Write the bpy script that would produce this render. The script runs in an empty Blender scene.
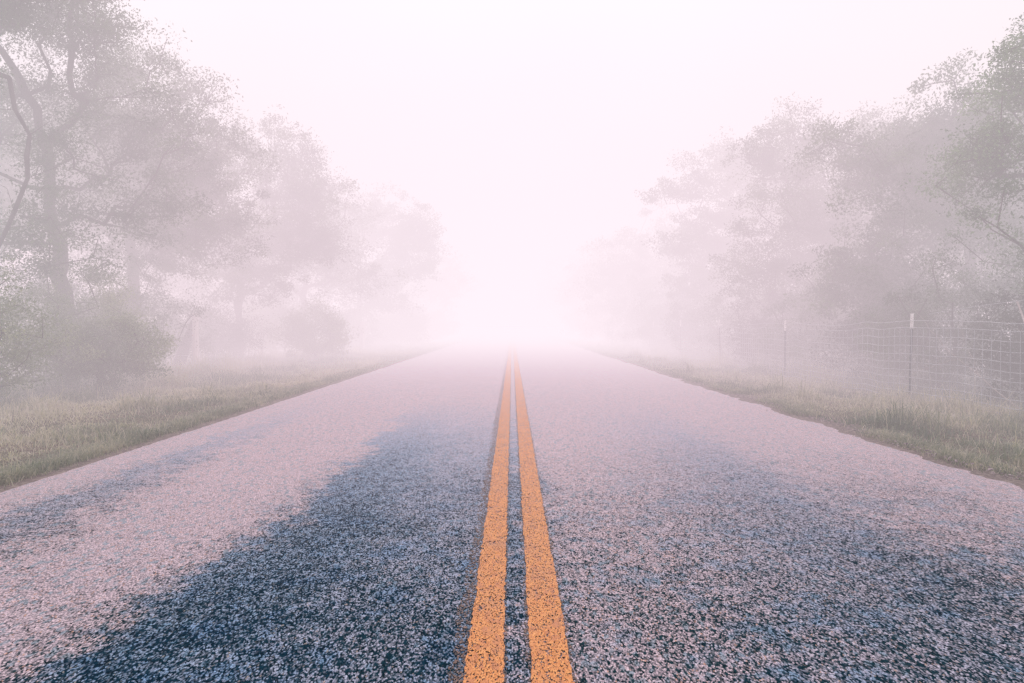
import bpy, math
import numpy as np
from mathutils import Vector

SC = bpy.context.scene
COL = SC.collection
RNG = np.random.default_rng(11)

# ------------------------------------------------------------------ helpers
def tag(o, label=None, cat=None, group=None, kind=None):
    if label: o['label'] = label
    if cat: o['category'] = cat
    if group: o['group'] = group
    if kind: o['kind'] = kind
    return o

def mesh_obj(name, verts, quads=None, tris=None, mat=None, parent=None, smooth=False, attr=None):
    """numpy arrays straight into one mesh object"""
    v = np.asarray(verts, dtype=np.float32)
    q = np.zeros((0, 4), np.int32) if quads is None else np.asarray(quads, dtype=np.int32)
    t = np.zeros((0, 3), np.int32) if tris is None else np.asarray(tris, dtype=np.int32)
    me = bpy.data.meshes.new(name)
    me.vertices.add(len(v)); me.vertices.foreach_set('co', v.ravel())
    nl = q.size + t.size
    me.loops.add(nl); me.polygons.add(len(q) + len(t))
    me.loops.foreach_set('vertex_index', np.concatenate([q.ravel(), t.ravel()]))
    starts = np.concatenate([np.arange(len(q)) * 4, q.size + np.arange(len(t)) * 3]).astype(np.int32)
    me.polygons.foreach_set('loop_start', starts)
    me.polygons.foreach_set('use_smooth', np.full(len(starts), smooth))
    if attr is not None:
        a = me.attributes.new('tone', 'FLOAT', 'POINT')
        a.data.foreach_set('value', np.asarray(attr, np.float32))
    me.update(calc_edges=True); me.validate()
    if mat: me.materials.append(mat)
    o = bpy.data.objects.new(name, me); COL.objects.link(o)
    if parent: o.parent = parent
    return o

def empty(name, loc=(0, 0, 0)):
    o = bpy.data.objects.new(name, None); COL.objects.link(o)
    o.location = loc; o.empty_display_size = .2
    return o

def tubes(P0, P1, r0, r1, sides=5):
    P0 = np.asarray(P0, float); P1 = np.asarray(P1, float)
    n = len(P0)
    r0 = np.broadcast_to(np.asarray(r0, float), (n,)); r1 = np.broadcast_to(np.asarray(r1, float), (n,))
    d = P1 - P0; L = np.linalg.norm(d, axis=1, keepdims=True) + 1e-9; d = d / L
    ref = np.where(np.abs(d[:, 2:3]) < .92, np.array([[0, 0, 1.]]), np.array([[1., 0, 0]]))
    u = np.cross(d, ref); u /= np.linalg.norm(u, axis=1, keepdims=True) + 1e-9
    w = np.cross(d, u)
    a = np.arange(sides) / sides * 2 * math.pi
    ring = u[:, None, :] * np.cos(a)[None, :, None] + w[:, None, :] * np.sin(a)[None, :, None]
    A = P0[:, None, :] - d[:, None, :] * (r0 * .25)[:, None, None] + ring * r0[:, None, None]
    B = P1[:, None, :] + d[:, None, :] * (r1 * .25)[:, None, None] + ring * r1[:, None, None]
    V = np.concatenate([A, B], axis=1).reshape(-1, 3)
    k = np.arange(sides); k2 = (k + 1) % sides
    q = np.stack([k, k2, k2 + sides, k + sides], axis=1)
    Q = (np.arange(n) * 2 * sides)[:, None, None] + q[None]
    return V, Q.reshape(-1, 4)

def vnoise(x, y, seed=0):
    """smooth value noise, numpy"""
    r = np.random.default_rng(seed).random((64, 64))
    xi = np.floor(x).astype(int); yi = np.floor(y).astype(int)
    fx = x - xi; fy = y - yi
    fx = fx * fx * (3 - 2 * fx); fy = fy * fy * (3 - 2 * fy)
    g = lambda i, j: r[i % 64, j % 64]
    return (g(xi, yi) * (1 - fx) + g(xi + 1, yi) * fx) * (1 - fy) + (g(xi, yi + 1) * (1 - fx) + g(xi + 1, yi + 1) * fx) * fy

def ground_z(x, y):
    ax = np.abs(x)
    side = np.clip((ax - 3.4) / 2.0, 0, 1)
    z = -.03 - .05 * side + .10 * side * (vnoise(x * .6 + 9, y * .35 + 4, 3) - .5) + .05 * side * (vnoise(x * 2.1, y * 2.1, 5) - .5)
    return z

# ------------------------------------------------------------------ materials
class NT:
    def __init__(s, name):
        s.m = bpy.data.materials.new(name); s.m.use_nodes = True
        s.t = s.m.node_tree; s.t.nodes.clear()
        s.out = s.t.nodes.new('ShaderNodeOutputMaterial')
    def n(s, typ, ins=None, **kw):
        nd = s.t.nodes.new(typ)
        for k, v in kw.items(): setattr(nd, k, v)
        for k, v in (ins or {}).items():
            sock = nd.inputs[k]
            if isinstance(v, bpy.types.NodeSocket): s.t.links.new(v, sock)
            else: sock.default_value = v
        return nd
    def math(s, op, a, b=None, c=None, clamp=False):
        ins = {0: a}
        if b is not None: ins[1] = b
        if c is not None: ins[2] = c
        return s.n('ShaderNodeMath', ins, operation=op, use_clamp=clamp).outputs[0]
    def maprange(s, v, a, b, c=0., d=1., smooth=True):
        return s.n('ShaderNodeMapRange', {0: v, 1: a, 2: b, 3: c, 4: d}, interpolation_type='SMOOTHSTEP' if smooth else 'LINEAR').outputs[0]
    def mix(s, f, a, b, blend='MIX'):
        nd = s.t.nodes.new('ShaderNodeMix'); nd.data_type = 'RGBA'; nd.blend_type = blend
        for i, v in ((0, f), (6, a), (7, b)):
            if isinstance(v, bpy.types.NodeSocket): s.t.links.new(v, nd.inputs[i])
            else: nd.inputs[i].default_value = v if i == 0 else (*v, 1) if len(v) == 3 else v
        return nd.outputs[2]
    def noise(s, vec, scale, detail=4, rough=.6):
        return s.n('ShaderNodeTexNoise', {'Vector': vec, 'Scale': scale, 'Detail': detail, 'Roughness': rough}).outputs[0]
    def ramp(s, v, stops):
        nd = s.n('ShaderNodeValToRGB', {0: v}); cr = nd.color_ramp
        while len(cr.elements) > 1: cr.elements.remove(cr.elements[-1])
        for i, (p, c) in enumerate(stops):
            e = cr.elements[0] if i == 0 else cr.elements.new(p)
            e.position = p; c = (c, c, c) if isinstance(c, (int, float)) else c
            e.color = (*c, 1)
        return nd.outputs[0]
    def link(s, a, b): s.t.links.new(a, b)

def stone_fields(N, pos):
    """random value, gap field of the chippings"""
    wob = N.n('ShaderNodeTexNoise', {'Vector': pos, 'Scale': 90., 'Detail': 2.})
    off = N.n('ShaderNodeVectorMath', {0: wob.outputs[1], 1: (.5, .5, .5)}, operation='SUBTRACT').outputs[0]
    off = N.n('ShaderNodeVectorMath', {0: off, 'Scale': .007}, operation='SCALE').outputs[0]
    p2 = N.n('ShaderNodeVectorMath', {0: pos, 1: off}, operation='ADD').outputs[0]
    p2 = N.n('ShaderNodeMapping', {0: p2, 3: (1., .52, 1.)}).outputs[0]
    v1 = N.n('ShaderNodeTexVoronoi', {'Vector': p2, 'Scale': 195., 'Randomness': 1.}, feature='F1', voronoi_dimensions='2D')
    v2 = N.n('ShaderNodeTexVoronoi', {'Vector': p2, 'Scale': 62., 'Randomness': 1.}, feature='F1', voronoi_dimensions='2D')
    s1 = N.n('ShaderNodeSeparateColor', {0: v1.outputs['Color']}); s2 = N.n('ShaderNodeSeparateColor', {0: v2.outputs['Color']})
    return v1, v2, s1, s2, p2

def m_asphalt():
    N = NT('asphalt')
    pos = N.n('ShaderNodeNewGeometry').outputs['Position']
    xyz = N.n('ShaderNodeSeparateXYZ', {0: pos})
    X, Y = xyz.outputs[0], xyz.outputs[1]
    v1, v2, s1, s2, p2 = stone_fields(N, pos)
    nb = N.noise(pos, 1.3, 4, .65)      # metre-size blotches
    nm = N.noise(pos, 7., 5, .7)        # hand-size blotches
    nf = N.noise(pos, 24., 3, .7)
    # lane profile along x, wavering
    xw = N.math('ADD', X, N.math('MULTIPLY', N.math('SUBTRACT', nm, .5), 1.0))
    xw = N.math('ADD', xw, N.math('MULTIPLY', N.math('SUBTRACT', nb, .5), .7))
    xw = N.math('ADD', xw, N.maprange(Y, 3.0, 1.9, 0., .14))
    u = N.maprange(xw, -3.6, 3.6, 0., 1., smooth=False)
    st = lambda x: (x + 3.6) / 7.2
    prof = N.ramp(u, [(st(-3.55), .80), (st(-2.95), .76), (st(-2.65), .46), (st(-2.35), .54), (st(-2.05), .84), (st(-1.5), .86),
                      (st(-1.32), .62), (st(-1.1), .36), (st(-.85), .37), (st(-.55), .45), (st(-.2), .47), (st(0.0), .42), (st(.25), .62), (st(.6), .60),
                      (st(1.0), .54), (st(1.6), .48), (st(2.1), .58), (st(2.6), .58), (st(3.1), .74), (st(3.55), .78)])
    m = N.math('ADD', prof, N.math('MULTIPLY', N.math('SUBTRACT', nm, .5), .42))
    m = N.math('ADD', m, N.maprange(Y, 2.4, 9., 0., .72))  # chippings lighten down the road: grazing sheen and brightness painted into the colour
    m = N.math('ADD', m, N.math('MULTIPLY', N.math('SUBTRACT', nb, .5), .30))
    m = N.math('ADD', m, N.math('MULTIPLY', N.math('SUBTRACT', nf, .5), .48))
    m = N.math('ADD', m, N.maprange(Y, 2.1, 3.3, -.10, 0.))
    # each chipping light or dark
    rnd = N.math('ADD', N.math('MULTIPLY', s1.outputs[0], .76), N.math('MULTIPLY', s2.outputs[0], .24))
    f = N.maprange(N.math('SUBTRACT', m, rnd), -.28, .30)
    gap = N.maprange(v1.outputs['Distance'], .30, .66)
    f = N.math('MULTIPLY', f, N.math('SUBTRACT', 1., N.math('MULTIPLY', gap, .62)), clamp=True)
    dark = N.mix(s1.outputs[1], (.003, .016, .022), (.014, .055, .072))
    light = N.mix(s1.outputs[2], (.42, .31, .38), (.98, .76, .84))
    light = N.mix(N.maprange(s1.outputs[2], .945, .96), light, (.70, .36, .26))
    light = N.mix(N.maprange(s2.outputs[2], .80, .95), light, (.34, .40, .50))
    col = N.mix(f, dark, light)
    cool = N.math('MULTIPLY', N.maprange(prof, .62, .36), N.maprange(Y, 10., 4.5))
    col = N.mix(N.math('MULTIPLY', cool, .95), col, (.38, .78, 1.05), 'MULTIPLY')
    blue = N.maprange(N.noise(pos, 3.2, 6, .75), .48, .62)
    near = N.maprange(Y, 5.5, 2.6)
    col = N.mix(N.math('MULTIPLY', N.math('MULTIPLY', blue, near), N.maprange(X, -1.6, -1.1, .0, .75)), col, (.42, .80, 1.02), 'MULTIPLY')
    h = N.math('SUBTRACT', 1., v1.outputs['Distance'])
    h = N.math('ADD', h, N.math('MULTIPLY', s1.outputs[0], .5))
    bmp = N.n('ShaderNodeBump', {'Strength': .75, 'Distance': .006, 'Height': h})
    b = N.n('ShaderNodeBsdfPrincipled', {'Base Color': col, 'Roughness': .5, 'Normal': bmp.outputs[0], 'Specular IOR Level': N.math('MULTIPLY', f, 1.)})
    N.link(b.outputs[0], N.out.inputs[0])
    return N.m

def m_paint(ghost=False):
    N = NT('worn_line_paint' if not ghost else 'old_line_paint')
    pos = N.n('ShaderNodeNewGeometry').outputs['Position']
    v1, v2, s1, s2, p2 = stone_fields(N, pos)
    n1 = N.noise(pos, 14., 4, .7); n2 = N.noise(pos, 70., 2, .6)
    wear = N.math('ADD', N.math('MULTIPLY', N.math('SUBTRACT', n1, .5), .9), N.math('ADD', s1.outputs[0], N.math('MULTIPLY', N.math('SUBTRACT', n2, .5), .8)))
    gapf = N.maprange(v1.outputs['Distance'], .34, .70)
    if ghost:
        a = N.maprange(N.math('SUBTRACT', wear, N.math('MULTIPLY', gapf, .3)),   .46, .72)
        col = N.mix(s1.outputs[1], (.04, .028, .028), (.26, .14, .10))
    else:
        hole = N.maprange(N.math('ADD', wear, N.math('MULTIPLY', gapf, -.50)), -.10, .13)
        a = N.math('MULTIPLY', hole, 1., clamp=True)
        col = N.mix(s1.outputs[1], (.70, .225, .04), (.92, .39, .10))
        col = N.mix(N.math('MULTIPLY', gapf, .55), col, (.30, .09, .02))
        col = N.mix(N.maprange(s2.outputs[1], .72, .95), col, (.62, .22, .07))
        col = N.mix(N.math('MULTIPLY', N.maprange(N.noise(pos, 5., 4, .7), .45, .7), .45), col, (.50, .22, .11))
    h = N.math('SUBTRACT', 1., v1.outputs['Distance'])
    bmp = N.n('ShaderNodeBump', {'Strength': .6, 'Distance': .005, 'Height': h})
    b = N.n('ShaderNodeBsdfPrincipled', {'Base Color': col, 'Roughness': .5, 'Normal': bmp.outputs[0], 'Specular IOR Level': .6})
    tr = N.n('ShaderNodeBsdfTransparent')
    mx = N.n('ShaderNodeMixShader', {0: a, 1: tr.outputs[0], 2: b.outputs[0]})
    N.link(mx.outputs[0], N.out.inputs[0])
    return N.m

def m_soil():
    N = NT('soil_and_thatch')
    pos = N.n('ShaderNodeNewGeometry').outputs['Position']
    n1 = N.noise(pos, .9, 4, .6); n2 = N.noise(pos, 26., 5, .75)
    c = N.mix(N.maprange(n1, .38, .62), (.20, .165, .12), (.12, .14, .075))
    X = N.math('ABSOLUTE', N.n('ShaderNodeSeparateXYZ', {0: pos}).outputs[0])
    c = N.mix(N.math('MULTIPLY', N.maprange(N.math('ADD', X, N.math('MULTIPLY', N.math('SUBTRACT', N.noise(pos, 6., 4), .5), 1.)), 4.1, 3.5), .8), c, (.38, .31, .32))
    c = N.mix(N.maprange(n2, .40, .66), N.mix(.6, c, (.03, .03, .025)), N.mix(.4, c, (.38, .31, .23)))
    bmp = N.n('ShaderNodeBump', {'Strength': .8, 'Distance': .03, 'Height': n2})
    b = N.n('ShaderNodeBsdfPrincipled', {'Base Color': c, 'Roughness': .95, 'Normal': bmp.outputs[0], 'Specular IOR Level': .1})
    N.link(b.outputs[0], N.out.inputs[0]); return N.m

def m_leaf(name, c1, c2, c3):
    N = NT(name)
    pos = N.n('ShaderNodeNewGeometry').outputs['Position']
    tone = N.n('ShaderNodeAttribute', attribute_name='tone').outputs['Fac']
    n1 = N.noise(pos, 1.1, 3, .6)
    f = N.math('ADD', N.math('MULTIPLY', tone, .7), N.math('MULTIPLY', n1, .6))
    c = N.ramp(f, [(.2, c1), (.6, c2), (1., c3)])
    d = N.n('ShaderNodeBsdfPrincipled', {'Base Color': c, 'Roughness': .55, 'Specular IOR Level': .25})
    t = N.n('ShaderNodeBsdfTranslucent', {'Color': N.mix(1., c, (1.3, 1.5, .8), 'MULTIPLY')})
    mx = N.n('ShaderNodeMixShader', {0: .3, 1: d.outputs[0], 2: t.outputs[0]})
    N.link(mx.outputs[0], N.out.inputs[0]); return N.m

def m_plain(name, c1, c2, scale=12., rough=.85, spec=.2, stretch=None):
    N = NT(name)
    pos = N.n('ShaderNodeTexCoord').outputs['Object']
    if stretch: pos = N.n('ShaderNodeMapping', {0: pos, 3: stretch}).outputs[0]
    n1 = N.noise(pos, scale, 5, .7)
    c = N.mix(N.maprange(n1, .35, .65), c1, c2)
    bmp = N.n('ShaderNodeBump', {'Strength': .5, 'Distance': .01, 'Height': n1})
    b = N.n('ShaderNodeBsdfPrincipled', {'Base Color': c, 'Roughness': rough, 'Normal': bmp.outputs[0], 'Specular IOR Level': spec})
    N.link(b.outputs[0], N.out.inputs[0]); return N.m

FOG_D = .047
def m_fog():
    N = NT('ground_fog')
    xyz = N.n('ShaderNodeSeparateXYZ', {0: N.n('ShaderNodeNewGeometry').outputs['Position']})
    X, Y, Z = xyz.outputs
    pos = N.n('ShaderNodeNewGeometry').outputs['Position']
    # slightly thicker low down, thinner high up, drifting in soft banks
    den = N.ramp(N.maprange(Z, 0., 30., 0., 1., smooth=False), [(0., .50), (.10, .5), (.42, .46), (.60, .28), (1., .25)])
    den = N.math('MULTIPLY', den, N.maprange(N.noise(pos, .10, 1, .5), .3, .7, .78, 1.22, smooth=False))
    ax = N.math('DIVIDE', X, 5.)
    rx = N.math('POWER', 2.718, N.math('MULTIPLY', N.math('MULTIPLY', ax, ax), -1.))
    # mist gathers low over the far road
    den = N.math('ADD', den, N.math('MULTIPLY', N.math('MULTIPLY', rx, N.maprange(Z, 3.5, .5)), N.maprange(Y, 7., 22., 0., .05)))
    # a clear pocket low down around the spot one stands on
    r = N.math('SQRT', N.math('ADD', N.math('MULTIPLY', X, X), N.math('MULTIPLY', Y, Y)))
    den = N.math('MULTIPLY', den, N.maprange(r, 4., 20., .82, 1.75))
    pocket = N.math('MULTIPLY', N.maprange(r, 4.6, 1.5), N.maprange(Z, 3.5, 1.2))
    den = N.math('MULTIPLY', N.math('MULTIPLY', den, N.math('SUBTRACT', 1., N.math('MULTIPLY', pocket, .95))), FOG_D * 2)
    # scattered light painted as emission: glow over the far road, brighter towards its top, cooler and dimmer among the near trees
    gx = N.math('POWER', 2.718, N.math('MULTIPLY', N.math('MULTIPLY', X, X), -1. / 15.**2))
    glow = N.math('MULTIPLY', gx, N.maprange(Y, 3., 32.))
    c = N.mix(N.maprange(Y, 4., 15.), (.90, .88, .885), (1.12, .86, .945))
    side = N.math('MULTIPLY', N.maprange(N.math('ABSOLUTE', X), 4., 8.), N.maprange(Y, 17., 7.))
    c = N.mix(N.math('MULTIPLY', side, .85), c, (.76, .83, .84))
    c = N.mix(rx, c, (1.12, .87, .985))
    c = N.mix(N.maprange(Z, 3., 16., 0., 1., smooth=False), c, (.965, .92, .94))
    c = N.mix(glow, c, (.955, .945, .965))
    c = N.mix(N.maprange(Z, 17., 29., 0., 1., smooth=False), c, (2.9, 2.85, 2.9))  # glowing top layer added, mostly above the view, as fill light
    em = N.n('ShaderNodeEmission', {'Color': c, 'Strength': den})
    ab = N.n('ShaderNodeVolumeAbsorption', {'Color': (0, 0, 0, 1), 'Density': den})
    ad = N.n('ShaderNodeAddShader', {0: em.outputs[0], 1: ab.outputs[0]})
    N.link(ad.outputs[0], N.out.inputs['Volume'])
    N.m.cycles.volume_step_rate = .5
    return N.m

M = dict(
    asphalt=m_asphalt(), paint=m_paint(), ghost=m_paint(True), soil=m_soil(),
    green=m_leaf('green_leaves', (.03, .08, .05), (.11, .19, .11), (.26, .38, .20)),
    oak=m_leaf('oak_leaves', (.03, .065, .05), (.085, .14, .09), (.20, .27, .16)),
    juniper=m_leaf('dark_leaves', (.02, .04, .035), (.04, .07, .05), (.08, .11, .07)),
    brush=m_leaf('brush_leaves', (.07, .13, .09), (.20, .26, .17), (.42, .44, .30)),
    grass=m_leaf('verge_grass', (.05, .12, .075), (.28, .30, .24), (.64, .56, .51)),
    bark=m_plain('bark', (.045, .04, .04), (.12, .105, .10), 9., stretch=(1, 1, .25)),
    twig=m_plain('dead_wood', (.26, .22, .20), (.42, .38, .35), 20.),
    wire=m_plain('galvanised_wire', (.30, .33, .35), (.44, .46, .48), 5., .5, .5),
    steel=m_plain('green_steel', (.035, .075, .07), (.06, .11, .10), 14., .6, .4),
    white=m_plain('white_post_paint', (.72, .70, .68), (.84, .82, .80), 10., .6, .3),
    wood=m_plain('weathered_wood', (.46, .41, .39), (.68, .61, .59), 10., stretch=(1, 1, .15)),
    gravel=m_plain('loose_gravel', (.10, .09, .10), (.50, .42, .42), 40.),
    fog=m_fog(),
)

# ------------------------------------------------------------------ ground, road
def axis(lo, hi, fine_lo, fine_hi, step_f, step_c):
    a = np.arange(fine_lo, fine_hi, step_f)
    g = [a]; x = fine_hi; s = step_f
    while x < hi: g.append([x]); s = min(s * 1.15, step_c); x += s
    g.append([hi]); x = fine_lo; s = step_f
    while x > lo: s = min(s * 1.15, step_c); x -= s; g.insert(0, [max(x, lo)])
    return np.unique(np.concatenate(g))
gx = axis(-420, 420, -9, 9, .3, 60); gy = axis(-420, 420, -2, 40, .35, 60)
GX, GY = np.meshgrid(gx, gy)
V = np.stack([GX, GY, ground_z(GX, GY)], -1).reshape(-1, 3)
nx, ny = len(gx), len(gy)
i = (np.arange(ny - 1)[:, None] * nx + np.arange(nx - 1)[None]).ravel()
Q = np.stack([i, i + 1, i + 1 + nx, i + nx], 1)
tag(mesh_obj('ground', V, Q, mat=M['soil'], smooth=True), 'dry soil and thatch of the roadside verges', kind='structure')

ys = axis(-60, 400, 1.2, 30, .035, 3.)
def edge_l(y): return -3.43 + .035 * (vnoise(y * 2.2, y * 0 + 3, 21) - .5) + .025 * (vnoise(y * 14, y * 0, 22) - .5)
def edge_r(y): return 3.44 + .13 * (vnoise(y * 1.1, y * 0 + 7, 23) - .5) + .10 * (vnoise(y * 5., y * 0, 24) - .5) + .04 * (vnoise(y * 19., y * 0, 26) - .5)
ts = np.linspace(0, 1, 15)
L, R_ = edge_l(ys), edge_r(ys)
VX = L[:, None] * (1 - ts) + R_[:, None] * ts
VY = np.repeat(ys[:, None], len(ts), 1)
VZ = .012 * (1 - (VX / 3.5) ** 2)          # slight crown
VZ[:, 0] -= .05; VZ[:, -1] -= .045          # edges dip into the verge
V = np.stack([VX, VY, VZ], -1).reshape(-1, 3); nx = len(ts)
i = (np.arange(len(ys) - 1)[:, None] * nx + np.arange(nx - 1)[None]).ravel()
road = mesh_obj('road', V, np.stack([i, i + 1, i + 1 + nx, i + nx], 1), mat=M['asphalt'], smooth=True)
tag(road, 'two-lane chip-seal road running straight into the fog', kind='structure')

def strip(name, x0, x1, z, mat, jag, seed, label, y0=.6):
    ys = axis(-30, 300, y0, 24, .008, 2.)
    a = x0 + jag * (vnoise(ys * 45, ys * 0 + 1, seed) - .5) + jag * .8 * (vnoise(ys * 9, ys * 0, seed + 1) - .5)
    b = x1 + jag * (vnoise(ys * 45, ys * 0 + 5, seed + 2) - .5) + jag * .8 * (vnoise(ys * 9, ys * 0, seed + 3) - .5)
    n = len(ys)
    V = np.concatenate([np.stack([a, ys, np.full(n, z)], 1), np.stack([b, ys, np.full(n, z)], 1)])
    k = np.arange(n - 1)
    o = mesh_obj(name, V, np.stack([k, k + n, k + n + 1, k + 1], 1), mat=mat, parent=road)
    if label: o['label'] = label
    return o
strip('old_line', -.186, -.10, .0145, M['ghost'], .016, 31, 'faded brown older paint beside the left yellow line')
strip('line_seam', .045, .066, .0145, M['ghost'], .010, 51, None)
strip('line_seam', -.036, -.018, .0145, M['ghost'], .008, 55, None)
strip('line_seam', .168, .187, .0145, M['ghost'], .012, 59, None)
strip('centre_line', -.138, -.026, .0185, M['paint'], .007, 35, 'left stripe of the double yellow centre line')
strip('centre_line', .057, .176, .0185, M['paint'], .006, 39, 'right stripe of the double yellow centre line')

# loose stones on the broken right edge
n = 5200
y = 1.5 + 34 * RNG.random(n) ** 1.7
left = RNG.random(n) < .22
x = np.where(left, -3.45 - np.abs(RNG.normal(0, .05, n)), edge_r(y) + RNG.normal(.05, .10, n))
s = RNG.uniform(.004, .013, n)
ico = np.array([[0, 0, 1], [.9, 0, .3], [.3, .85, .2], [-.75, .5, .25], [-.7, -.55, .1], [.25, -.9, .35], [0, 0, -.6]])
icot = np.array([[0, 1, 2], [0, 2, 3], [0, 3, 4], [0, 4, 5], [0, 5, 1], [6, 2, 1], [6, 3, 2], [6, 4, 3], [6, 5, 4], [6, 1, 5]])
ang = RNG.random(n) * 6.28; ca, sa = np.cos(ang), np.sin(ang)
P = ico[None] * s[:, None, None] * RNG.uniform(.7, 1.3, (n, 1, 3))
Px = P[..., 0] * ca[:, None] - P[..., 1] * sa[:, None]; Py = P[..., 0] * sa[:, None] + P[..., 1] * ca[:, None]
inroad = (x < edge_r(y)) & (x > edge_l(y))
z = np.where(inroad, .0, ground_z(x, y)) + s * .4
V = np.stack([Px + x[:, None], Py + y[:, None], P[..., 2] * .7 + z[:, None]], -1).reshape(-1, 3)
T = (np.arange(n) * 7)[:, None, None] + icot[None]
tag(mesh_obj('gravel', V, tris=T.reshape(-1, 3), mat=M['gravel']), 'loose grey gravel along the crumbling road edges', 'gravel', kind='stuff')

# ------------------------------------------------------------------ grass
def blades(x, y, h, w, tone, lean):
    n = len(x); z = ground_z(x, y)
    a = RNG.random(n) * 6.28; b = a + RNG.normal(0, .6, n)
    ux, uy = np.cos(a + 1.57), np.sin(a + 1.57)
    lx, ly = np.cos(b) * lean * h, np.sin(b) * lean * h
    o = np.stack([x, y, z - .01], 1)
    side = np.stack([ux, uy, ux * 0], 1) * (w / 2)[:, None]
    mid = o + np.stack([lx * .35, ly * .35, h * .6], 1)
    tip = o + np.stack([lx, ly, h * (1 - .35 * lean)], 1)
    V = np.stack([o - side, o + side, mid + side * .75, mid - side * .75, tip], 1).reshape(-1, 3)
    k = (np.arange(n) * 5)[:, None]
    return V, k + np.array([[0, 1, 2, 3]]), k + np.array([[3, 2, 4]]), np.repeat(tone, 5)

def grass_side(sgn, n, seed):
    r = np.random.default_rng(seed)
    y = 2.8 + 42 * r.random(n) ** 1.9
    wd = 5.2
    x = sgn * (3.40 + wd * r.random(n) ** 1.05)
    if sgn > 0: x = np.where(x < edge_r(y) + .03, x + .16, x)
    c = vnoise(x * 1.6 + 3, y * 1.1, seed) * .6 + vnoise(x * 5, y * 4, seed + 1) * .4
    keep = r.random(n) < np.clip(.4 + 1.5 * (c - .25), .25, 1)
    x, y, c = x[keep], y[keep], c[keep]; n = len(x)
    ax = np.abs(x)
    edge = np.clip((ax - 3.45) / .9, .0, 1)
    hb = .06 + .045 * edge + .13 * np.clip((ax - 5.2) / 1.6, 0, 1)
    hb = hb * (.40 + 1.9 * vnoise(x * 2.3 + 11, y * 1.7, seed + 4) ** 2.2)
    hb = hb * (.60 if sgn < 0 else .75)
    hb = hb * (1 + .9 * (vnoise(x * 7 + 5, y * 6, seed + 9) > .80))
    h = hb * (.45 + 1.1 * c) * r.uniform(.5, 1.5, n)
    seedhead = r.random(n) < .035
    h = np.where(seedhead, h * 1.8 + .07, h)
    w = np.where(seedhead, .003, r.uniform(.003, .0075, n)) * (1 + y / 14)
    green = vnoise(x * .55 + 20, y * .42 + 8, seed + 7) 
    near_green = np.clip(1 - (y - 4.2) / 2.5, 0, 1) * np.clip(1 - (ax - 3.4) / 1.3, 0, 1)
    tone = .70 + .30 * vnoise(x * 3, y * 2.2, seed + 12) - .75 * np.clip((green - .42) * 2.0, 0, 1) - .35 * (vnoise(x * 1.1, y * .9, seed + 14) > .62) - .7 * near_green + r.normal(0, .20, n)
    tone = tone + (.12 if sgn < 0 else -.14)
    tone = np.clip(np.where(seedhead, .95, tone), 0, 1.05)
    lean = np.clip(r.normal(.8, .4, n), .05, 1.5)
    return blades(x, y, h, w, tone, lean)
def edge_tufts(sgn, n, seed):
    r = np.random.default_rng(seed)
    cy = 2.9 + 30 * r.random(n) ** 1.5
    e = edge_r(cy) if sgn > 0 else -edge_l(cy)
    off = np.abs(r.normal(0, .13, n)) + (.02 if sgn > 0 else -.01)
    rad = r.uniform(.02, .07, n); hh = r.uniform(.025, .085, n) * (1 + 1.2 * off)
    if sgn > 0:
        ok = vnoise(cy * 1.3, cy * 0 + 3, 97) > .38; cy, e, off, rad, hh = cy[ok], e[ok], off[ok], rad[ok], hh[ok]
    k = 34; m = len(cy) * k
    x = sgn * (np.repeat(e + off, k) + r.normal(0, 1, m) * np.repeat(rad, k)); y = np.repeat(cy, k) + r.normal(0, 1.6, m) * np.repeat(rad, k)
    h = np.repeat(hh, k) * r.uniform(.4, 1.5, m)
    tone = np.clip(np.repeat(np.clip(r.normal(.45, .25, len(cy)), 0, 1), k) + r.normal(0, .15, m), 0, 1)
    return blades(x, y, h, r.uniform(.003, .006, m), tone, np.clip(r.normal(1., .4, m), .2, 1.6))
for sgn, nb, sd, lb in ((-1, 260000, 51, 'dry tan and green grass of the verge left of the road'), (1, 260000, 61, 'pale green grass of the verge below the wire fence')):
    V, Q, T, A = grass_side(sgn, nb, sd)
    V2, Q2, T2, A2 = edge_tufts(sgn, 3000, sd + 3)
    Q = np.concatenate([Q, Q2 + len(V)]); T = np.concatenate([T, T2 + len(V)]); V = np.concatenate([V, V2]); A = np.concatenate([A, A2])
    tag(mesh_obj('verge_grass', V, Q, T, M['grass'], attr=A), lb, 'grass', kind='stuff')

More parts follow.
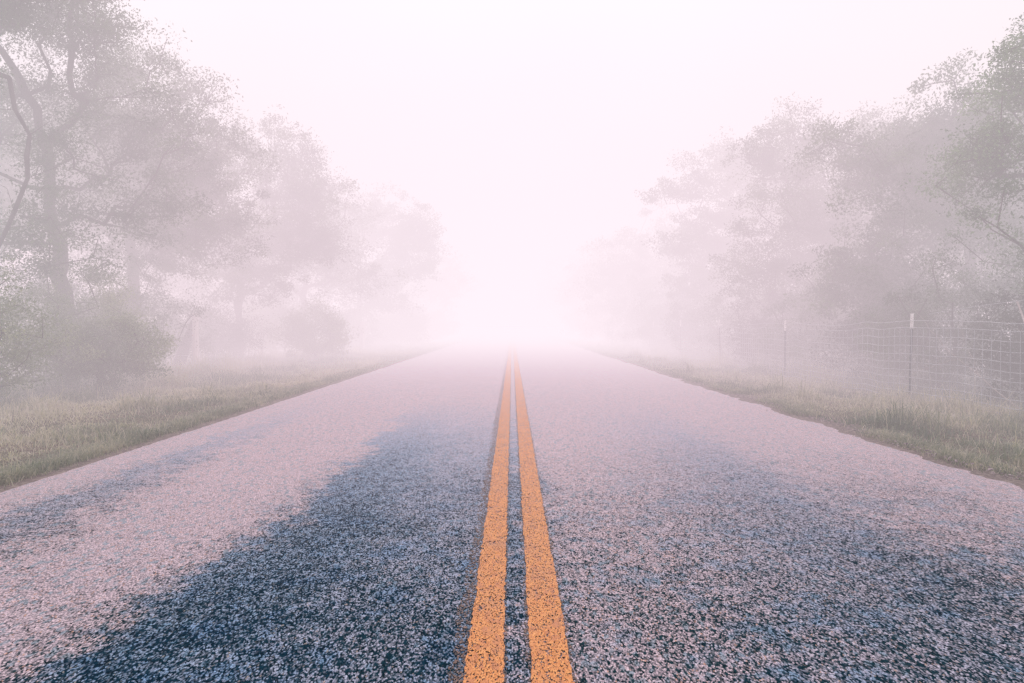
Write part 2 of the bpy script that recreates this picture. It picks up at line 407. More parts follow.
# ------------------------------------------------------------------ plants
def grow(rng, trunk, pts, tip=.010, step=.32, wig=.07, pen=.30):
    """trunk: polyline; pts: twig ends. returns node positions, parents, radii"""
    nodes = []; par = []; plen = []
    pr = -1; L = 0
    tr = np.asarray(trunk, float)
    for a in range(len(tr)):
        if a:
            seg = tr[a] - tr[a - 1]; m = max(1, int(np.linalg.norm(seg) / step))
            for k in range(1, m + 1):
                p = tr[a - 1] + seg * k / m + rng.normal(0, .045, 3) * (k < m)
                L += np.linalg.norm(seg) / m
                nodes.append(p); par.append(pr); plen.append(L); pr = len(nodes) - 1
        else:
            nodes.append(tr[0]); par.append(-1); plen.append(0); pr = 0
    ntr = len(nodes)
    hub = tr[len(tr) // 2]
    order = np.argsort(np.linalg.norm(pts - hub, axis=1) + rng.random(len(pts)) * .5)
    cap = len(nodes) + len(pts) * 40
    NP = np.zeros((cap, 3)); NP[:len(nodes)] = nodes
    NL = np.zeros(cap); NL[:len(nodes)] = plen
    par = par + [0] * (cap - len(par)); cnt = ntr
    low = max(1, int(ntr * .3))
    ends = []
    for j in order:
        p = pts[j]
        d = np.linalg.norm(NP[low:cnt] - p, axis=1)
        cost = d + pen * NL[low:cnt] * .5 + .5 * np.clip(NP[low:cnt, 2] - p[2], 0, None)
        b = low + int(np.argmin(cost)); q = NP[b].copy(); dist = np.linalg.norm(p - q)
        m = max(1, int(dist / step)); cur = b
        bend = rng.normal(0, .10, 3) * dist; bend[2] -= .06 * dist
        for k in range(1, m + 1):
            t = k / m
            w = q * (1 - t) + p * t + bend * 4 * t * (1 - t) * .5 + rng.normal(0, wig, 3) * (k < m)
            NP[cnt] = w; par[cnt] = cur; NL[cnt] = NL[cur] + dist / m; cur = cnt; cnt += 1
        ends.append(cur)
    par = np.array(par[:cnt]); NP = NP[:cnt]
    r2 = np.zeros(cnt); haschild = np.zeros(cnt, bool); haschild[par[par >= 0]] = True
    r2[~haschild] = tip ** 2
    for k in range(cnt - 1, 0, -1):
        r2[par[k]] += r2[k] * (1. if k not in () else 1.)
    return NP, par, np.sqrt(r2), ntr

def leaves(rng, centers, per, spread, size, flat=.75):
    n = len(centers) * per
    c = np.repeat(centers, per, axis=0)
    k = rng.normal(0, 1, (n, 3)); k *= (rng.random(n) ** .45 * 1.75 / np.linalg.norm(k, axis=1))[:, None]
    # every spray its own size and drawn out along its own, mostly level, direction
    m = len(centers)
    ax = rng.normal(0, 1, (m, 3)) * np.array([1, 1, .45]); ax /= np.linalg.norm(ax, axis=1, keepdims=True)
    sc = np.exp(np.clip(rng.normal(-.05, .28, m), -.6, .4)); el = rng.uniform(.2, 1.1, m)
    k *= (spread * np.array([1, 1, flat])); k *= np.repeat(sc, per)[:, None]
    axr = np.repeat(ax, per, axis=0); k += axr * ((k * axr).sum(1) * np.repeat(el, per))[:, None]
    P = c + k
    d = rng.normal(0, 1, (n, 3)); d /= np.linalg.norm(d, axis=1, keepdims=True)
    e = np.cross(d, rng.normal(0, 1, (n, 3))); e /= np.linalg.norm(e, axis=1, keepdims=True) + 1e-9
    s = size * rng.uniform(.6, 1.4, n)
    d *= s[:, None]; e *= (s * .42)[:, None]
    V = np.stack([P - d * .5, P + e * .5 - d * .05, P + d * .5, P - e * .5 - d * .05], 1).reshape(-1, 3)
    Q = (np.arange(n) * 4)[:, None] + np.array([[0, 1, 2, 3]])
    tone = np.repeat(rng.random(len(centers)), per) * .55 + rng.random(n) * .45
    return V, Q, np.repeat(tone, 4)

def lobe_points(rng, lobes, n):
    vol = np.array([l[3] * l[4] * l[5] for l in lobes]) ** .8; vol /= vol.sum()
    out = []
    for l, k in zip(lobes, np.maximum(3, (vol * n)).astype(int)):
        u = rng.normal(0, 1, (k, 3)); u /= np.linalg.norm(u, axis=1, keepdims=True)
        r = rng.random(k) ** .42
        # scalloped outline
        f = 1 + .22 * np.sin(u[:, 0] * 5 + l[0]) * np.cos(u[:, 1] * 6 + l[1]) + .12 * np.sin(u[:, 2] * 9)
        out.append(np.array(l[:3]) + u * (r * f)[:, None] * np.array(l[3:6]))
    return np.concatenate(out)

def tree(name, label, cat, group, base, trunk, lobes, nclu, per, spread=.24, size=.07, tip=.011, leaf='oak', seed=0, rmin=.004, bare=None, flat=.7):
    rng = np.random.default_rng(seed)
    bz = float(ground_z(np.array([base[0]]), np.array([base[1]]))[0]) - .05
    root = empty(name, (base[0], base[1], bz)); tag(root, label, cat, group)
    o = np.array([base[0], base[1], bz])
    lobes = [(l[0] - o[0], l[1] - o[1], l[2] - bz, *l[3:]) for l in lobes]
    trunk = [np.array(p, float) - o for p in trunk]; trunk[0] = np.zeros(3)
    # uneven crown: sprays thin out or are missing in places, and stand out past the outline in others
    grown = [(*l[:3], l[3] * 1.16, l[4] * 1.16, l[5] * 1.16) for l in lobes] if cat == 'tree' else lobes
    pts = lobe_points(rng, grown, int(nclu * (2.9 if cat == 'tree' else 1.2)))
    if cat == 'tree':
        nz = np.zeros(len(pts))
        for f, w in ((1.3, 1.), (2.3, .9), (3.9, .8), (6.1, .5)):
            dv = rng.normal(0, 1, 3); dv /= np.linalg.norm(dv); dw = rng.normal(0, 1, 3); dw /= np.linalg.norm(dw)
            nz += w * np.sin(pts @ dv * f + rng.random() * 6) * np.cos(pts @ dw * f * 1.1 + rng.random() * 6)
        pts = pts[nz > np.quantile(nz, .30)]
    pts = pts[pts[:, 2] > .08]
    allp = pts
    if bare is not None: allp = np.concatenate([pts, np.array(bare, float) - o])
    NP, par, R, ntr = grow(rng, trunk, allp, tip=tip)
    R = np.maximum(R, rmin)
    R = R * rng.uniform(.84, 1.16, len(R))
    k = np.arange(1, len(NP)); r1 = R[k]; r0 = np.minimum(R[par[k]], r1 * 1.6)
    k2 = k < ntr; 
    flare = np.where(NP[par[k], 2] < .25, 1.35, 1.)
    r0 = np.where(k2, R[par[k]], r0) * flare
    V1, Q1 = tubes(NP[par[k]], NP[k], r0, r1, 6)
    mesh_obj('trunk' if cat == 'tree' else 'stems', V1, Q1, mat=M['bark'], parent=root, smooth=True)
    near = base[1] < 21
    dm, sm = (2.0, .95) if cat == 'tree' and near else (1.35, 1.15) if cat == 'tree' else (2.2, 1.0)
    V2, Q2, A = leaves(rng, pts, int(per * dm), spread * (.72 if cat == 'tree' else .9), size * sm, flat)
    ok = V2[:, 2].reshape(-1, 4).min(1) > .02
    Q2 = Q2[ok]
    mesh_obj('crown' if cat == 'tree' else 'foliage', V2, Q2, mat=M[leaf], parent=root, attr=A)
    return root

GL = 'oaks standing along the left verge'; GR = 'oaks standing along the right fence'; GB = 'oaks behind the roadside rows'
def oak(label, group, x, y, top, rad, lean=(0, 0), lobes=None, n=300, per=75, seed=0, trunk=None, bare=None, size=.07, leaf='oak', spread=.25, tip=.007, flat=.7):
    if lobes is None:
        rng = np.random.default_rng(seed + 500)
        lobes = [(x + lean[0], y + lean[1], top - rad * .62, rad * .75, rad * .75, rad * .55)]
        for k in range(7):
            a = k / 7 * 6.28 + rng.random(); d = rad * rng.uniform(.5, .72)
            s = rad * rng.uniform(.34, .5)
            lobes.append((x + lean[0] + math.cos(a) * d, y + lean[1] + math.sin(a) * d, top - rad * rng.uniform(.55, 1.25), s, s, s * .62))
    if trunk is None:
        trunk = [(x, y, 0), (x + .12 * lean[0], y, top * .18), (x + .4 * lean[0] + .1, y + .3 * lean[1], top * .36), (x + .8 * lean[0], y + .8 * lean[1], top * .62)]
    return tree('oak_tree', label, 'tree', group, (x, y), trunk, lobes, n, per, size=size, seed=seed, bare=bare, leaf=leaf, spread=spread, tip=tip, flat=flat)

# left side, near to far
oak('large oak at the left edge with dark forked trunk and limbs against pale fog', GL, -8.7, 13.2, 8.5, 4,
    trunk=[(-8.7, 13.2, 0), (-8.6, 13.2, 1.3), (-8.65, 13.1, 2.6), (-8.75, 13., 4.0), (-8.9, 12.9, 5.1), (-9.4, 12.7, 6.1), (-10.1, 12.4, 6.9)],
    lobes=[(-9.3, 12.6, 7.6, 1.7, 1.8, .8), (-8.1, 12.4, 7.9, 1.2, 1.2, .65), (-10.7, 12.2, 7.0, 1.5, 1.5, .8), (-8.7, 13.4, 5.9, 1.0, 1.4, .7), (-7.5, 14.0, 5.0, 1.0, 1.4, .8),
           (-7.6, 13.8, 3.4, 1.1, 1.3, .8), (-10.2, 13.6, 5.2, 1.0, 1.1, .7), (-8.0, 13.2, 6.6, .9, 1.2, .5), (-11.6, 14.5, 3.2, 1.0, 1.4, .5), (-8.3, 12.3, 4.4, .8, .6, .9), (-8.0, 12.2, 2.6, .9, .6, .8)],
    bare=[(-9.9, 12.8, 2.6), (-10.4, 12.6, 3.1), (-10.9, 12.9, 2.2), (-9.6, 12.8, 3.9), (-10.5, 12.9, 4.2), (-9.7, 13, 4.5), (-11.2, 12.4, 3.6), (-9.3, 13, 1.9), (-9.6, 12.7, 2.2)],
    n=430, per=70, seed=1, size=.06, tip=.0062)
oak('slender leaning oak at the left frame edge with a crooked dark trunk', GL, -9.7, 11.5, 7.5, 3,
    trunk=[(-9.7, 11.5, 0), (-9.2, 11.5, 1.3), (-8.66, 11.5, 2.3), (-8.35, 11.5, 2.95), (-8.08, 11.45, 3.5), (-8.0, 11.4, 4.2), (-8.25, 11.3, 5.1)],
    lobes=[(-8.6, 11.2, 6.3, 1.1, 1., .5), (-9.6, 11.2, 6.6, 1.2, 1., .5), (-8.9, 11.4, 5.2, .6, .7, .35)],
    bare=[(-7.6, 11.4, 2.55), (-7.2, 11.5, 2.7), (-8.3, 11.4, 1.9), (-8.5, 11.5, 4.1), (-8.7, 11.3, 4.6), (-7.7, 11.4, 4.4), (-8.9, 11.4, 3.6), (-8.0, 11.3, 1.7), (-7.6, 11.5, 3.7), (-9.2, 11.3, 3.3)],
    n=120, per=70, seed=41, size=.055, tip=.0034)
oak('oak just behind and right of the large dark-trunked left oak', GL, -9.6, 17.2, 7.6, 3.6, seed=2,
    lobes=[(-8.9, 17, 6.2, 1.7, 1.8, 1.0), (-7.6, 17, 5.0, 1.3, 1.6, .8), (-9.9, 17.4, 5.6, 1.6, 1.6, 1.0), (-8.3, 16.6, 4.0, 1.5, 1.4, .9), (-7.3, 16.8, 3.4, 1.1, 1.2, .8),
           (-9.2, 17.6, 3.0, 1.5, 1.2, .9), (-11.2, 17.5, 4.9, 1.5, 1.5, 1.2), (-8.7, 16.8, 7.1, 1.0, 1.0, .4)], n=420, per=70)
oak('rounded oak between the second left oak and the wide fogged oak', GL, -9.0, 22.5, 7.7, 3.6, seed=3,
    lobes=[(-8.1, 22, 6.5, 1.7, 1.6, .95), (-6.6, 22, 5.4, 1.2, 1.5, .7), (-9.6, 22.6, 5.8, 1.6, 1.6, 1.2), (-7.3, 22, 4.3, 1.6, 1.6, .9), (-8.8, 22.4, 3.5, 1.6, 1.4, .9), (-6.3, 21.6, 3.5, .9, 1.2, .6), (-8.2, 21.6, 2.5, 1.3, 1.2, .7)], n=380, per=70)
oak('wide fogged oak with a domed crown reaching over the left road edge', GL, -7.6, 34, 7.6, 4, seed=4,
    lobes=[(-6.6, 34, 6.3, 2.2, 2.2, 1.1), (-4.7, 34, 5.4, 1.4, 1.8, .9), (-8.6, 34, 5.6, 2., 2., 1.3), (-5.8, 33.5, 4.3, 1.9, 1.8, 1.0), (-7.6, 34, 3.5, 2., 1.6, .9), (-4.6, 33.5, 3.6, 1., 1.4, .7), (-6.5, 33, 2.4, 1.5, 1.5, .8)], n=380, per=60, size=.09, spread=.3)
oak('fogged oak filling the gap between the rounded oak and the domed oak', GL, -8.4, 27.5, 7.2, 3.6, seed=5, n=340, per=60, size=.08, spread=.3)
oak('nearly hidden oak where the left tree row fades into the fog', GL, -7.8, 47, 7.0, 3.8, lean=(.8, 0), seed=6, n=240, per=60, size=.12, spread=.36)
oak('last faint oak beside the road at the end of the left row', GL, -8.4, 62, 8.4, 4.2, lean=(.8, 0), seed=7, n=200, per=60, size=.15, spread=.42)
# right side, near to far
oak('nearest green oak at the right edge with branches reaching over the fence', GR, 10.4, 10.0, 6.6, 3.4, seed=11,
    lobes=[(9.2, 9.8, 5.3, 1.5, 1.6, .8), (7.9, 9.8, 4.6, 1.0, 1.3, .55), (8.2, 9.6, 3.6, 1.3, 1.3, .8), (10.3, 10, 4.4, 1.6, 1.6, 1.1), (7.6, 9.9, 2.6, 1.0, 1.1, .75), (9.1, 9.7, 2.6, 1.3, 1.2, .9), (8.8, 9.5, 1.5, 1.2, 1.1, .8), (7.2, 10.2, 3.5, .7, 1., .5)],
    n=480, per=75, size=.055, spread=.21, leaf='green')
oak('oak behind the fence post with the whitest tip, next to the nearest right oak', GR, 9.7, 14.6, 6.1, 3.3, seed=12,
    lobes=[(8.9, 14.4, 4.9, 1.6, 1.6, .95), (7.4, 14.3, 4.5, 1.1, 1.3, .8), (10.2, 14.6, 4.6, 1.6, 1.6, 1.1), (7.7, 14, 3.2, 1.4, 1.4, .9), (9.4, 14.2, 2.9, 1.5, 1.4, 1.0), (7.3, 14.2, 2.0, .9, 1.2, .8), (8.6, 14, 1.6, 1.2, 1.2, .9)], n=440, per=75)
oak('tall oak in the middle of the right row with sky holes near its top', GR, 9.8, 19.6, 7.4, 3.6, seed=13,
    lobes=[(8.9, 19.4, 6.2, 1.7, 1.7, .9), (7.1, 19.2, 5.7, 1.2, 1.5, .6), (10.4, 19.6, 5.4, 1.7, 1.7, 1.2), (7.7, 19, 4.2, 1.5, 1.6, .9), (9.2, 19.2, 3.6, 1.6, 1.5, 1.), (7.0, 19.2, 2.7, 1.1, 1.3, .9), (8.5, 19, 2., 1.3, 1.3, 1.)], n=440, per=70)
oak('flat-topped oak reaching a long layered limb towards the road', GR, 9.6, 27, 8.2, 4, seed=14,
    lobes=[(8.8, 27, 7.4, 1.8, 1.9, .6), (7.0, 26.8, 6.4, 1.5, 1.6, .45), (6.0, 26.6, 6.1, 1.0, 1.1, .35), (10., 27, 6.2, 1.9, 1.9, 1.2), (7.6, 26.8, 5.0, 1.6, 1.6, .5), (6.8, 26.6, 4.1, 1.3, 1.5, .5), (8.6, 27, 3.9, 1.8, 1.7, .9), (7.6, 26.6, 2.7, 1.5, 1.5, .9), (9.6, 27, 2.6, 1.6, 1.4, 1.)], n=460, per=65, size=.08, spread=.27)
oak('fogged oak left of the flat-topped right oak, only its crown readable', GR, 8.8, 37, 7.0, 4.2, lean=(-.6, 0), seed=15, n=400, per=60, size=.1, spread=.32)
oak('pale small oak in the middle distance of the right row', GR, 8.4, 48, 7.2, 4.2, lean=(-.8, 0), seed=16, n=380, per=60, size=.12, spread=.36)
oak('last faint oak beside the road at the end of the right row', GR, 7.9, 66, 7.8, 4.6, lean=(-1, 0), seed=17, n=220, per=60, size=.15, spread=.42)
# rows further back
BK = [(-14.5, 19, 8.2, 4.2, 'tall dim oak seen behind the large left oak'), (-15, 28, 8.0, 4.2, 'dim oak behind the rounded left oak'),
      (-14, 40, 8.0, 4.4, 'dim oak in the field behind the domed left oak'), (15.0, 13.5, 7.0, 4.0, 'dim oak behind the nearest right oak'),
      (13.2, 10.2, 6.0, 3.4, 'dense oak filling the view behind the nearest right oak'), (12.6, 17.0, 6.2, 3.4, 'dense oak between the second and the tall middle right oaks'),
      (14.8, 22, 7.6, 4.2, 'dim oak behind the tall middle oak of the right row'), (15, 33, 8.2, 4.4, 'dim oak behind the flat-topped right oak')]
for k, (x, y, tp, rd, lb) in enumerate(BK):
    oak(lb, GB, x, y, tp, rd, seed=30 + k, n=300, per=75, size=.11, spread=.38, leaf='juniper')

def shrub(label, x, y, h, w, n=70, per=70, seed=0, leaf='brush', size=.045, spread=.16, group='shrubs along the fences'):
    rng = np.random.default_rng(seed + 900)
    lobes = [(x, y, h * .5, w * .5, w * .5, h * .46), (x, y, h * .18, w * .52, w * .5, h * .2)]
    for k in range(4):
        a = rng.random() * 6.28; lobes.append((x + math.cos(a) * w * .34, y + math.sin(a) * w * .34, h * rng.uniform(.25, .6), w * .3, w * .3, h * .34))
    trunk = [(x, y, 0), (x + .03, y, h * .12), (x, y + .02, h * .25)]
    return tree('shrub', label, 'shrub', group, (x, y), trunk, lobes, n, per, spread=spread, size=size, tip=.006, leaf=leaf, seed=seed, rmin=.003, flat=.8)

SH = [  # left
    (-7.6, 9.3, 2.0, 2.0, 130, 'brush', 'tangled brush at the left frame edge below the bare limbs'),
    (-6.9, 11.4, 1.5, 1.7, 110, 'brush', 'low olive shrub in front of the large left oak trunk'),
    (-9.3, 10.6, 2.8, 2.4, 150, 'oak', 'tall green shrub left of the large oak trunk'),
    (-8.0, 12.3, 2.3, 2.0, 130, 'brush', 'leafy shrub hiding the foot of the large left oak'),
    (-8.1, 14.0, 1.5, 1.6, 70, 'brush', 'pale rounded shrub right of the large left oak'),
    (-8.6, 15.4, 2.6, 2.4, 120, 'oak', 'tall shrub between the large left oak and the wooden gatepost'),
    (-9.6, 18.8, 2.1, 2.2, 90, 'oak', 'dark shrub just behind the pale gatepost'),
    (-6.5, 22.5, 1.8, 2.0, 100, 'brush', 'lone round bush standing in the grass beyond the gatepost'),
    (-9.8, 25, 1.7, 2.4, 80, 'brush', 'fogged shrub behind the lone round bush'),
    (-8.0, 31.0, 2.2, 2.6, 80, 'oak', 'shrub beside the farther pale fence post'),
    (-6.2, 38, 2.2, 3.0, 80, 'oak', 'fogged shrub under the domed left oak'),
    (-6.0, 48, 2.4, 3.4, 70, 'oak', 'faintest shrub at the end of the left verge'),
    (-11.2, 12.2, 3.0, 2.8, 130, 'oak', 'tall dim shrub furthest left behind the edge brush'),
    (-10.8, 16.2, 3.0, 3.0, 120, 'juniper', 'dim shrub behind the tall shrub left of the gatepost'),
    (-12.2, 19.5, 3.2, 3.6, 110, 'juniper', 'broad dim bush in the field behind the nearest wooden post'),
    (-12.0, 24.5, 3.4, 4.0, 110, 'oak', 'broad dim bush in the field behind the rounded oak'),
    (-11.4, 31, 3.6, 4.4, 110, 'juniper', 'broad dim bush in the field behind the farther pale post'),
    (-8.0, 33.5, 2.6, 3.4, 100, 'oak', 'bush at the foot of the domed left oak'),
    (-7.4, 43, 3.2, 4.2, 90, 'oak', 'pale bush between the last two left oaks'),
    (-7.0, 56, 4.0, 5.0, 90, 'oak', 'hardly visible bush ending the left row'),
    # right
    (-9.4, 21.4, 1.9, 2.6, 100, 'juniper', 'low dark bush at the foot of the rounded left oak'),
    (-9.0, 27.0, 2.2, 3.0, 100, 'oak', 'low fogged bush at the foot of the gap-filling left oak'),
    (-10.6, 29.0, 3.0, 3.4, 100, 'juniper', 'high fogged bush further back behind the gap-filling left oak'),
    (11.4, 11.2, 3.4, 3.2, 140, 'juniper', 'big dark bush behind the nearest right oak trunk'),
    (11.0, 8.4, 4.4, 3.4, 170, 'oak', 'tallest bush at the right edge filling the space under the nearest oak'),
    (10.8, 13.0, 4.2, 3.4, 170, 'juniper', 'tall dark bush in the gap behind the nearest two right oaks'),
    (11.2, 16.6, 4.4, 3.6, 150, 'oak', 'tall dim bush behind the second right oak'),
    (11.4, 21.0, 4.4, 3.8, 130, 'juniper', 'tall dim bush behind the tall middle oak of the right row'),
    (9.6, 8.7, 2.7, 2.4, 130, 'juniper', 'tall dark shrub at the right edge behind the dead branches'),
    (8.9, 11.6, 2.8, 2.4, 130, 'oak', 'second-row shrub between the nearest two right oaks'),
    (9.0, 14.4, 2.6, 2.6, 120, 'juniper', 'second-row dark shrub at the foot of the second right oak'),
    (8.8, 17.4, 3.0, 2.8, 120, 'oak', 'second-row shrub below the tall middle oak'),
    (9.0, 21.2, 3.0, 3.0, 110, 'juniper', 'second-row shrub right of the flat-topped oak'),
    (9.4, 25.4, 3.2, 3.4, 100, 'oak', 'second-row shrub at the foot of the flat-topped oak'),
    (8.3, 7.6, 2.3, 1.9, 130, 'green', 'dark green shrub behind the fence at the right frame edge'),
    (7.4, 9.6, 1.6, 1.5, 100, 'juniper', 'low dark shrub behind the wire, right of the nearest white-tipped post'),
    (7.2, 11.6, 2.2, 1.9, 120, 'oak', 'full shrub behind the wire, left of the nearest white-tipped post'),
    (7.5, 13.7, 1.9, 2.0, 110, 'juniper', 'dark shrub behind the second white-tipped post'),
    (7.2, 16.2, 2.4, 2.2, 110, 'oak', 'tall shrub behind the wire beyond the second white-tipped post'),
    (7.0, 18.8, 2.0, 2.2, 100, 'juniper', 'shrub behind the third fence post'),
    (7.3, 21.6, 2.6, 2.4, 100, 'oak', 'fogged shrub before the flat-topped oak'),
    (6.9, 25.0, 2.3, 2.6, 90, 'oak', 'fogged shrub under the long layered limb'),
    (7.0, 29.5, 2.8, 3.0, 90, 'oak', 'rounded pale shrub beyond the flat-topped oak'),
    (6.6, 34.5, 3.2, 3.2, 90, 'oak', 'tall pale shrub under the crown-only fogged oak'),
    (6.4, 41, 3.6, 3.6, 80, 'oak', 'broad pale shrub in front of the small fogged oak'),
    (8.4, 31.5, 4.2, 4.4, 110, 'oak', 'high pale bush filling the gap left of the flat-topped oak'),
    (8.2, 44, 4.6, 4.8, 110, 'oak', 'high pale bush behind the broad pale shrub'),
    (7.0, 58, 5.0, 5.5, 100, 'oak', 'high bush almost lost in fog at the end of the right row'),
    (6.2, 50, 4.0, 4.2, 80, 'oak', 'faintest broad shrub at the end of the right verge'),
]
for k, (x, y, h, w, n, lf, lb) in enumerate(SH):
    far = 1 + max(0, y - 14) / 22
    shrub(lb, x, y, h, w, n=int(n * 1.15), per=80, seed=70 + k, leaf=lf, size=.042 * far, spread=.15 * far ** .8)

# ------------------------------------------------------------------ right fence
FX = 5.95
posts_y = [5.55 + 4.65 * k for k in range(0, 12)]
fence = empty('wire_fence', (FX, 10.2, 0)); tag(fence, 'field fence of square wire mesh on green steel posts with white tips', 'fence')
def fz(y): return float(ground_z(np.array([FX]), np.array([y]))[0])
def t_post(y, h, lean):
    z = fz(y)
    def prism(z0, z1, s, name, mat, parent):
        # T section: flange and web
        prof = [(-.022, -.004), (.022, -.004), (.022, .004), (.004, .004), (.004, .028), (-.004, .028), (-.004, .004), (-.022, .004)]
        V = []
        for zz in (z0, z1):
            for px, py in prof: V.append((px * s + lean * (zz - z), -py * s + y - 10.2, zz))
        Qs = [(k, (k + 1) % 8, 8 + (k + 1) % 8, 8 + k) for k in range(8)]
        Qs += [(8, 9, 10, 15), (15, 10, 11, 14), (14, 11, 12, 13)]
        return mesh_obj(name, V, Qs, mat=mat, parent=parent)
    p = prism(z - .1, z + h - .22, .8, 'post', M['steel'], fence)
    prism(z + h - .222, z + h, 1.05, 'white_tip', M['white'], p)
for k, y in enumerate(posts_y):
    t_post(y, 1.30 + .03 * math.sin(k * 2.1), .02 * math.sin(k * 1.7))
hs = [.07, .16, .26, .37, .48, .60, .72, .85, .98, 1.11, 1.21]
yy = np.arange(3.0, 58, .155)
fx = .012 * np.sin(yy * 1.9) + .02 * (vnoise(yy * .9, yy * 0, 81) - .5)
gz = ground_z(np.full(len(yy), FX), yy)
sag = -.035 * np.abs(np.sin((yy - 5.55) / 4.65 * math.pi)) + .03 * (vnoise(yy * .8, yy * 0 + 2, 82) - .5)
P0, P1 = [], []
for j, h in enumerate(hs):
    w = np.stack([fx - .026, yy - 10.2, gz + h + sag * (h / 1.1) + .008 * (vnoise(yy * 2, yy * 0 + j, 83) - .5)], 1)
    P0.append(w[:-1]); P1.append(w[1:])
nst = (yy > 0)
lo = np.stack([fx - .026, yy - 10.2, gz + hs[0] - .02], 1); hi = np.stack([fx - .026 + .01 * np.sin(yy * 3), yy - 10.2, gz + 1.11 + sag + .004], 1)
P0.append(lo); P1.append(hi)
V, Q = tubes(np.concatenate(P0), np.concatenate(P1), .0046, .0046, 4)
mesh_obj('wire_mesh', V, Q, mat=M['wire'], parent=fence)
# loose strand that climbs at the right and a leaning stake
yl = np.linspace(9.8, 6.2, 14); zl = 1.22 + .16 * np.sin(np.linspace(0, 1.9, 14)) - .02
w = np.stack([np.full(14, .03), yl - 10.2, zl], 1)
V, Q = tubes(w[:-1], w[1:], .0035, .0035, 4); mesh_obj('loose_strand', V, Q, mat=M['wire'], parent=fence)
V, Q = tubes([(.04, 8.1 - 10.2, 1.32)], [(.10, 7.45 - 10.2, -.15)], .010, .014, 6)
o = mesh_obj('leaning_stake', V, Q, mat=M['wood'], parent=fence)

# ------------------------------------------------------------------ left fence: wooden posts, a thin steel one between
def wood_post(name, label, x, y, h, r, white=False, lean=0.):
    z = float(ground_z(np.array([x]), np.array([y]))[0]) - .1
    rng = np.random.default_rng(int(y * 10)); sides = 10; V = []
    zs = [0, .25, .6, h * .6, h, h + .1]
    for k, zz in enumerate(zs):
        rr = r * (1.08 - .12 * zz / h) * (1 if k < 5 else .8)
        for a in range(sides):
            t = a / sides * 6.283; q = rr * (1 + .07 * math.sin(a * 2.3 + zz * 3) + rng.uniform(-.03, .03))
            V.append((math.cos(t) * q + lean * zz, math.sin(t) * q, zz))
    Qs = [(j * sides + a, j * sides + (a + 1) % sides, (j + 1) * sides + (a + 1) % sides, (j + 1) * sides + a) for j in range(5) for a in range(sides)]
    V.append((lean * zs[-1], 0, zs[-1] + .01)); T = [(5 * sides + a, 5 * sides + (a + 1) % sides, len(V) - 1) for a in range(sides)]
    o = mesh_obj(name, V, Qs, T, mat=M['wood']); o.location = (x, y, z)
    return tag(o, label, 'post')
wood_post('fence_post', 'pale weathered wooden post standing nearest on the left verge', -8.35, 18.0, 1.42, .085)
wood_post('fence_post', 'farther pale wooden post right of the lone round bush', -6.6, 30.2, 1.35, .11)
wood_post('fence_post', 'thin dark post between the two pale wooden posts on the left', -8.35, 22.8, 1.2, .03)
# dark slanted brace beside the near gatepost
o = mesh_obj('wooden_brace', *(lambda VQ: (VQ[0], VQ[1]))(tubes([(-9.0, 18.2, -.1), (-8.82, 18.2, .0)], [(-8.44, 18.1, 1.15), (-8.46, 18.1, 1.12)], .11, .07, 7)), mat=M['bark'])
tag(o, 'dark slanting timber brace leaning against the nearest left wooden post', 'brace')
# wires of the left fence
yy = np.arange(8., 52, .6); P0, P1 = [], []
for h in (.35, .7, 1.05):
    w = np.stack([-8.35 + .27 * np.clip((yy - 22) / 8, 0, 1) * 0 + .0 * yy, yy, ground_z(np.full(len(yy), -8.35), yy) + h + .02 * np.sin(yy)], 1); P0.append(w[:-1]); P1.append(w[1:])
V, Q = tubes(np.concatenate(P0), np.concatenate(P1), .003, .003, 4)
tag(mesh_obj('fence_wire', V, Q, mat=M['wire']), 'three plain wires strung behind the left verge posts', 'wire')

# ------------------------------------------------------------------ dead branches
def dead(label, x, y, dirs, seed, r=.018):
    rng = np.random.default_rng(seed); P0, P1, A, B = [], [], [], []
    def go(p, d, L, r, lev):
        n = 5
        for k in range(n):
            q = p + d * L / n + rng.normal(0, .02 * L, 3)
            P0.append(p); P1.append(q); A.append(r * (1 - .5 * k / n)); B.append(r * (1 - .5 * (k + 1) / n)); p = q
            if lev < 2 and k > 0 and rng.random() < .75:
                e = d + rng.normal(0, .6, 3); e /= np.linalg.norm(e); go(q, e, L * .5, r * .5, lev + 1)
    for d, L in dirs:
        d = np.array(d, float); d /= np.linalg.norm(d); go(np.zeros(3), d, L, r, 0)
    V, Q = tubes(P0, P1, A, B, 5)
    o = mesh_obj('dead_branch', V, Q, mat=M['twig'], smooth=True); o.location = (x, y, max(0, 0) - .08)
    return tag(o, label, 'branch', 'dead branches by the right fence')
dead('pale dead branches lying behind the wire at the right edge', 6.5, 8.6, [((.5, -.6, .45), 1.7), ((-.1, .7, .5), 1.5), ((.5, .3, .9), 1.3)], 1, .009)
dead('thin forked dead branch leaning on the fence far to the left of the second post', 6.25, 20.0, [((-.25, -.1, 1), 1.3), ((.4, .1, 1), 1.0)], 5, .02)

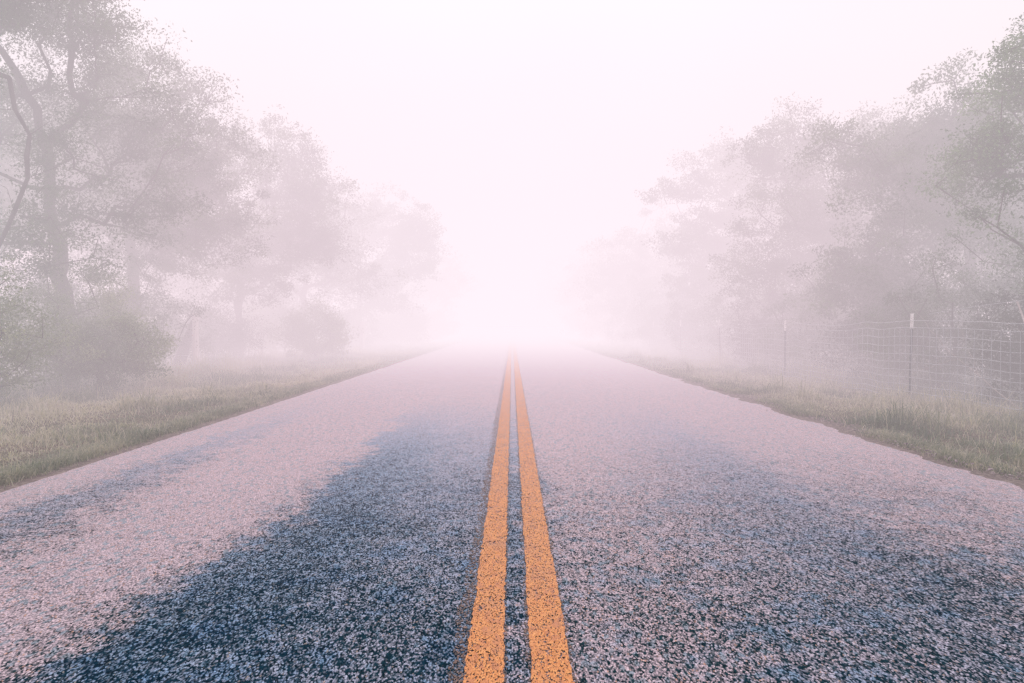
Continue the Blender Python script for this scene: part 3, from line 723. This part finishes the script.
# ------------------------------------------------------------------ fog
x0, x1, y0, y1, z0, z1 = -85, 85, -35, 160, -1.5, 30.
V = [(x, y, z) for z in (z0, z1) for y in (y0, y1) for x in (x0, x1)]
Q = [(0, 2, 3, 1), (4, 5, 7, 6), (0, 1, 5, 4), (2, 6, 7, 3), (0, 4, 6, 2), (1, 3, 7, 5)]
tag(mesh_obj('fog', V, Q, mat=M['fog']), 'thick pale pink ground fog lying over the road and trees', 'fog', kind='stuff')

# ------------------------------------------------------------------ light, sky, camera
EL, AZ = math.radians(47), math.radians(0)      # sun ahead, over the road
W = bpy.data.worlds.new('World'); SC.world = W; W.use_nodes = True
nt = W.node_tree; bg = nt.nodes['Background']
sky = nt.nodes.new('ShaderNodeTexSky'); sky.sky_type = 'NISHITA'; sky.sun_disc = False
sky.sun_elevation = EL; sky.sun_rotation = AZ; sky.dust_density = 6.; sky.air_density = 1.; sky.ozone_density = 1.
nt.links.new(sky.outputs[0], bg.inputs[0]); bg.inputs[1].default_value = .07
sl = bpy.data.lights.new('sun', 'SUN'); sl.energy = 5.0; sl.angle = math.radians(25); sl.color = (1., .93, .88)
so = bpy.data.objects.new('sun', sl); COL.objects.link(so); so.location = (0, 30, 30)
d = Vector((math.sin(AZ) * math.cos(EL), math.cos(AZ) * math.cos(EL), math.sin(EL)))
so.rotation_euler = d.to_track_quat('Z', 'Y').to_euler()

cam = bpy.data.cameras.new('camera'); cam.lens = 24; cam.sensor_width = 36; cam.clip_end = 2000; cam.clip_start = .05
co = bpy.data.objects.new('camera', cam); COL.objects.link(co)
co.location = (0, 0, 1.03); co.rotation_euler = (math.radians(90 - 1.3), 0, 0)
SC.camera = co

SC.view_settings.view_transform = 'Standard'; SC.view_settings.look = 'None'; SC.view_settings.exposure = 0
cy = SC.cycles
cy.max_bounces = 5; cy.diffuse_bounces = 2; cy.use_adaptive_sampling = True; cy.adaptive_threshold = .015; cy.glossy_bounces = 2; cy.transmission_bounces = 2; cy.volume_bounces = 0; cy.transparent_max_bounces = 8
cy.use_denoising = True; cy.volume_max_steps = 256
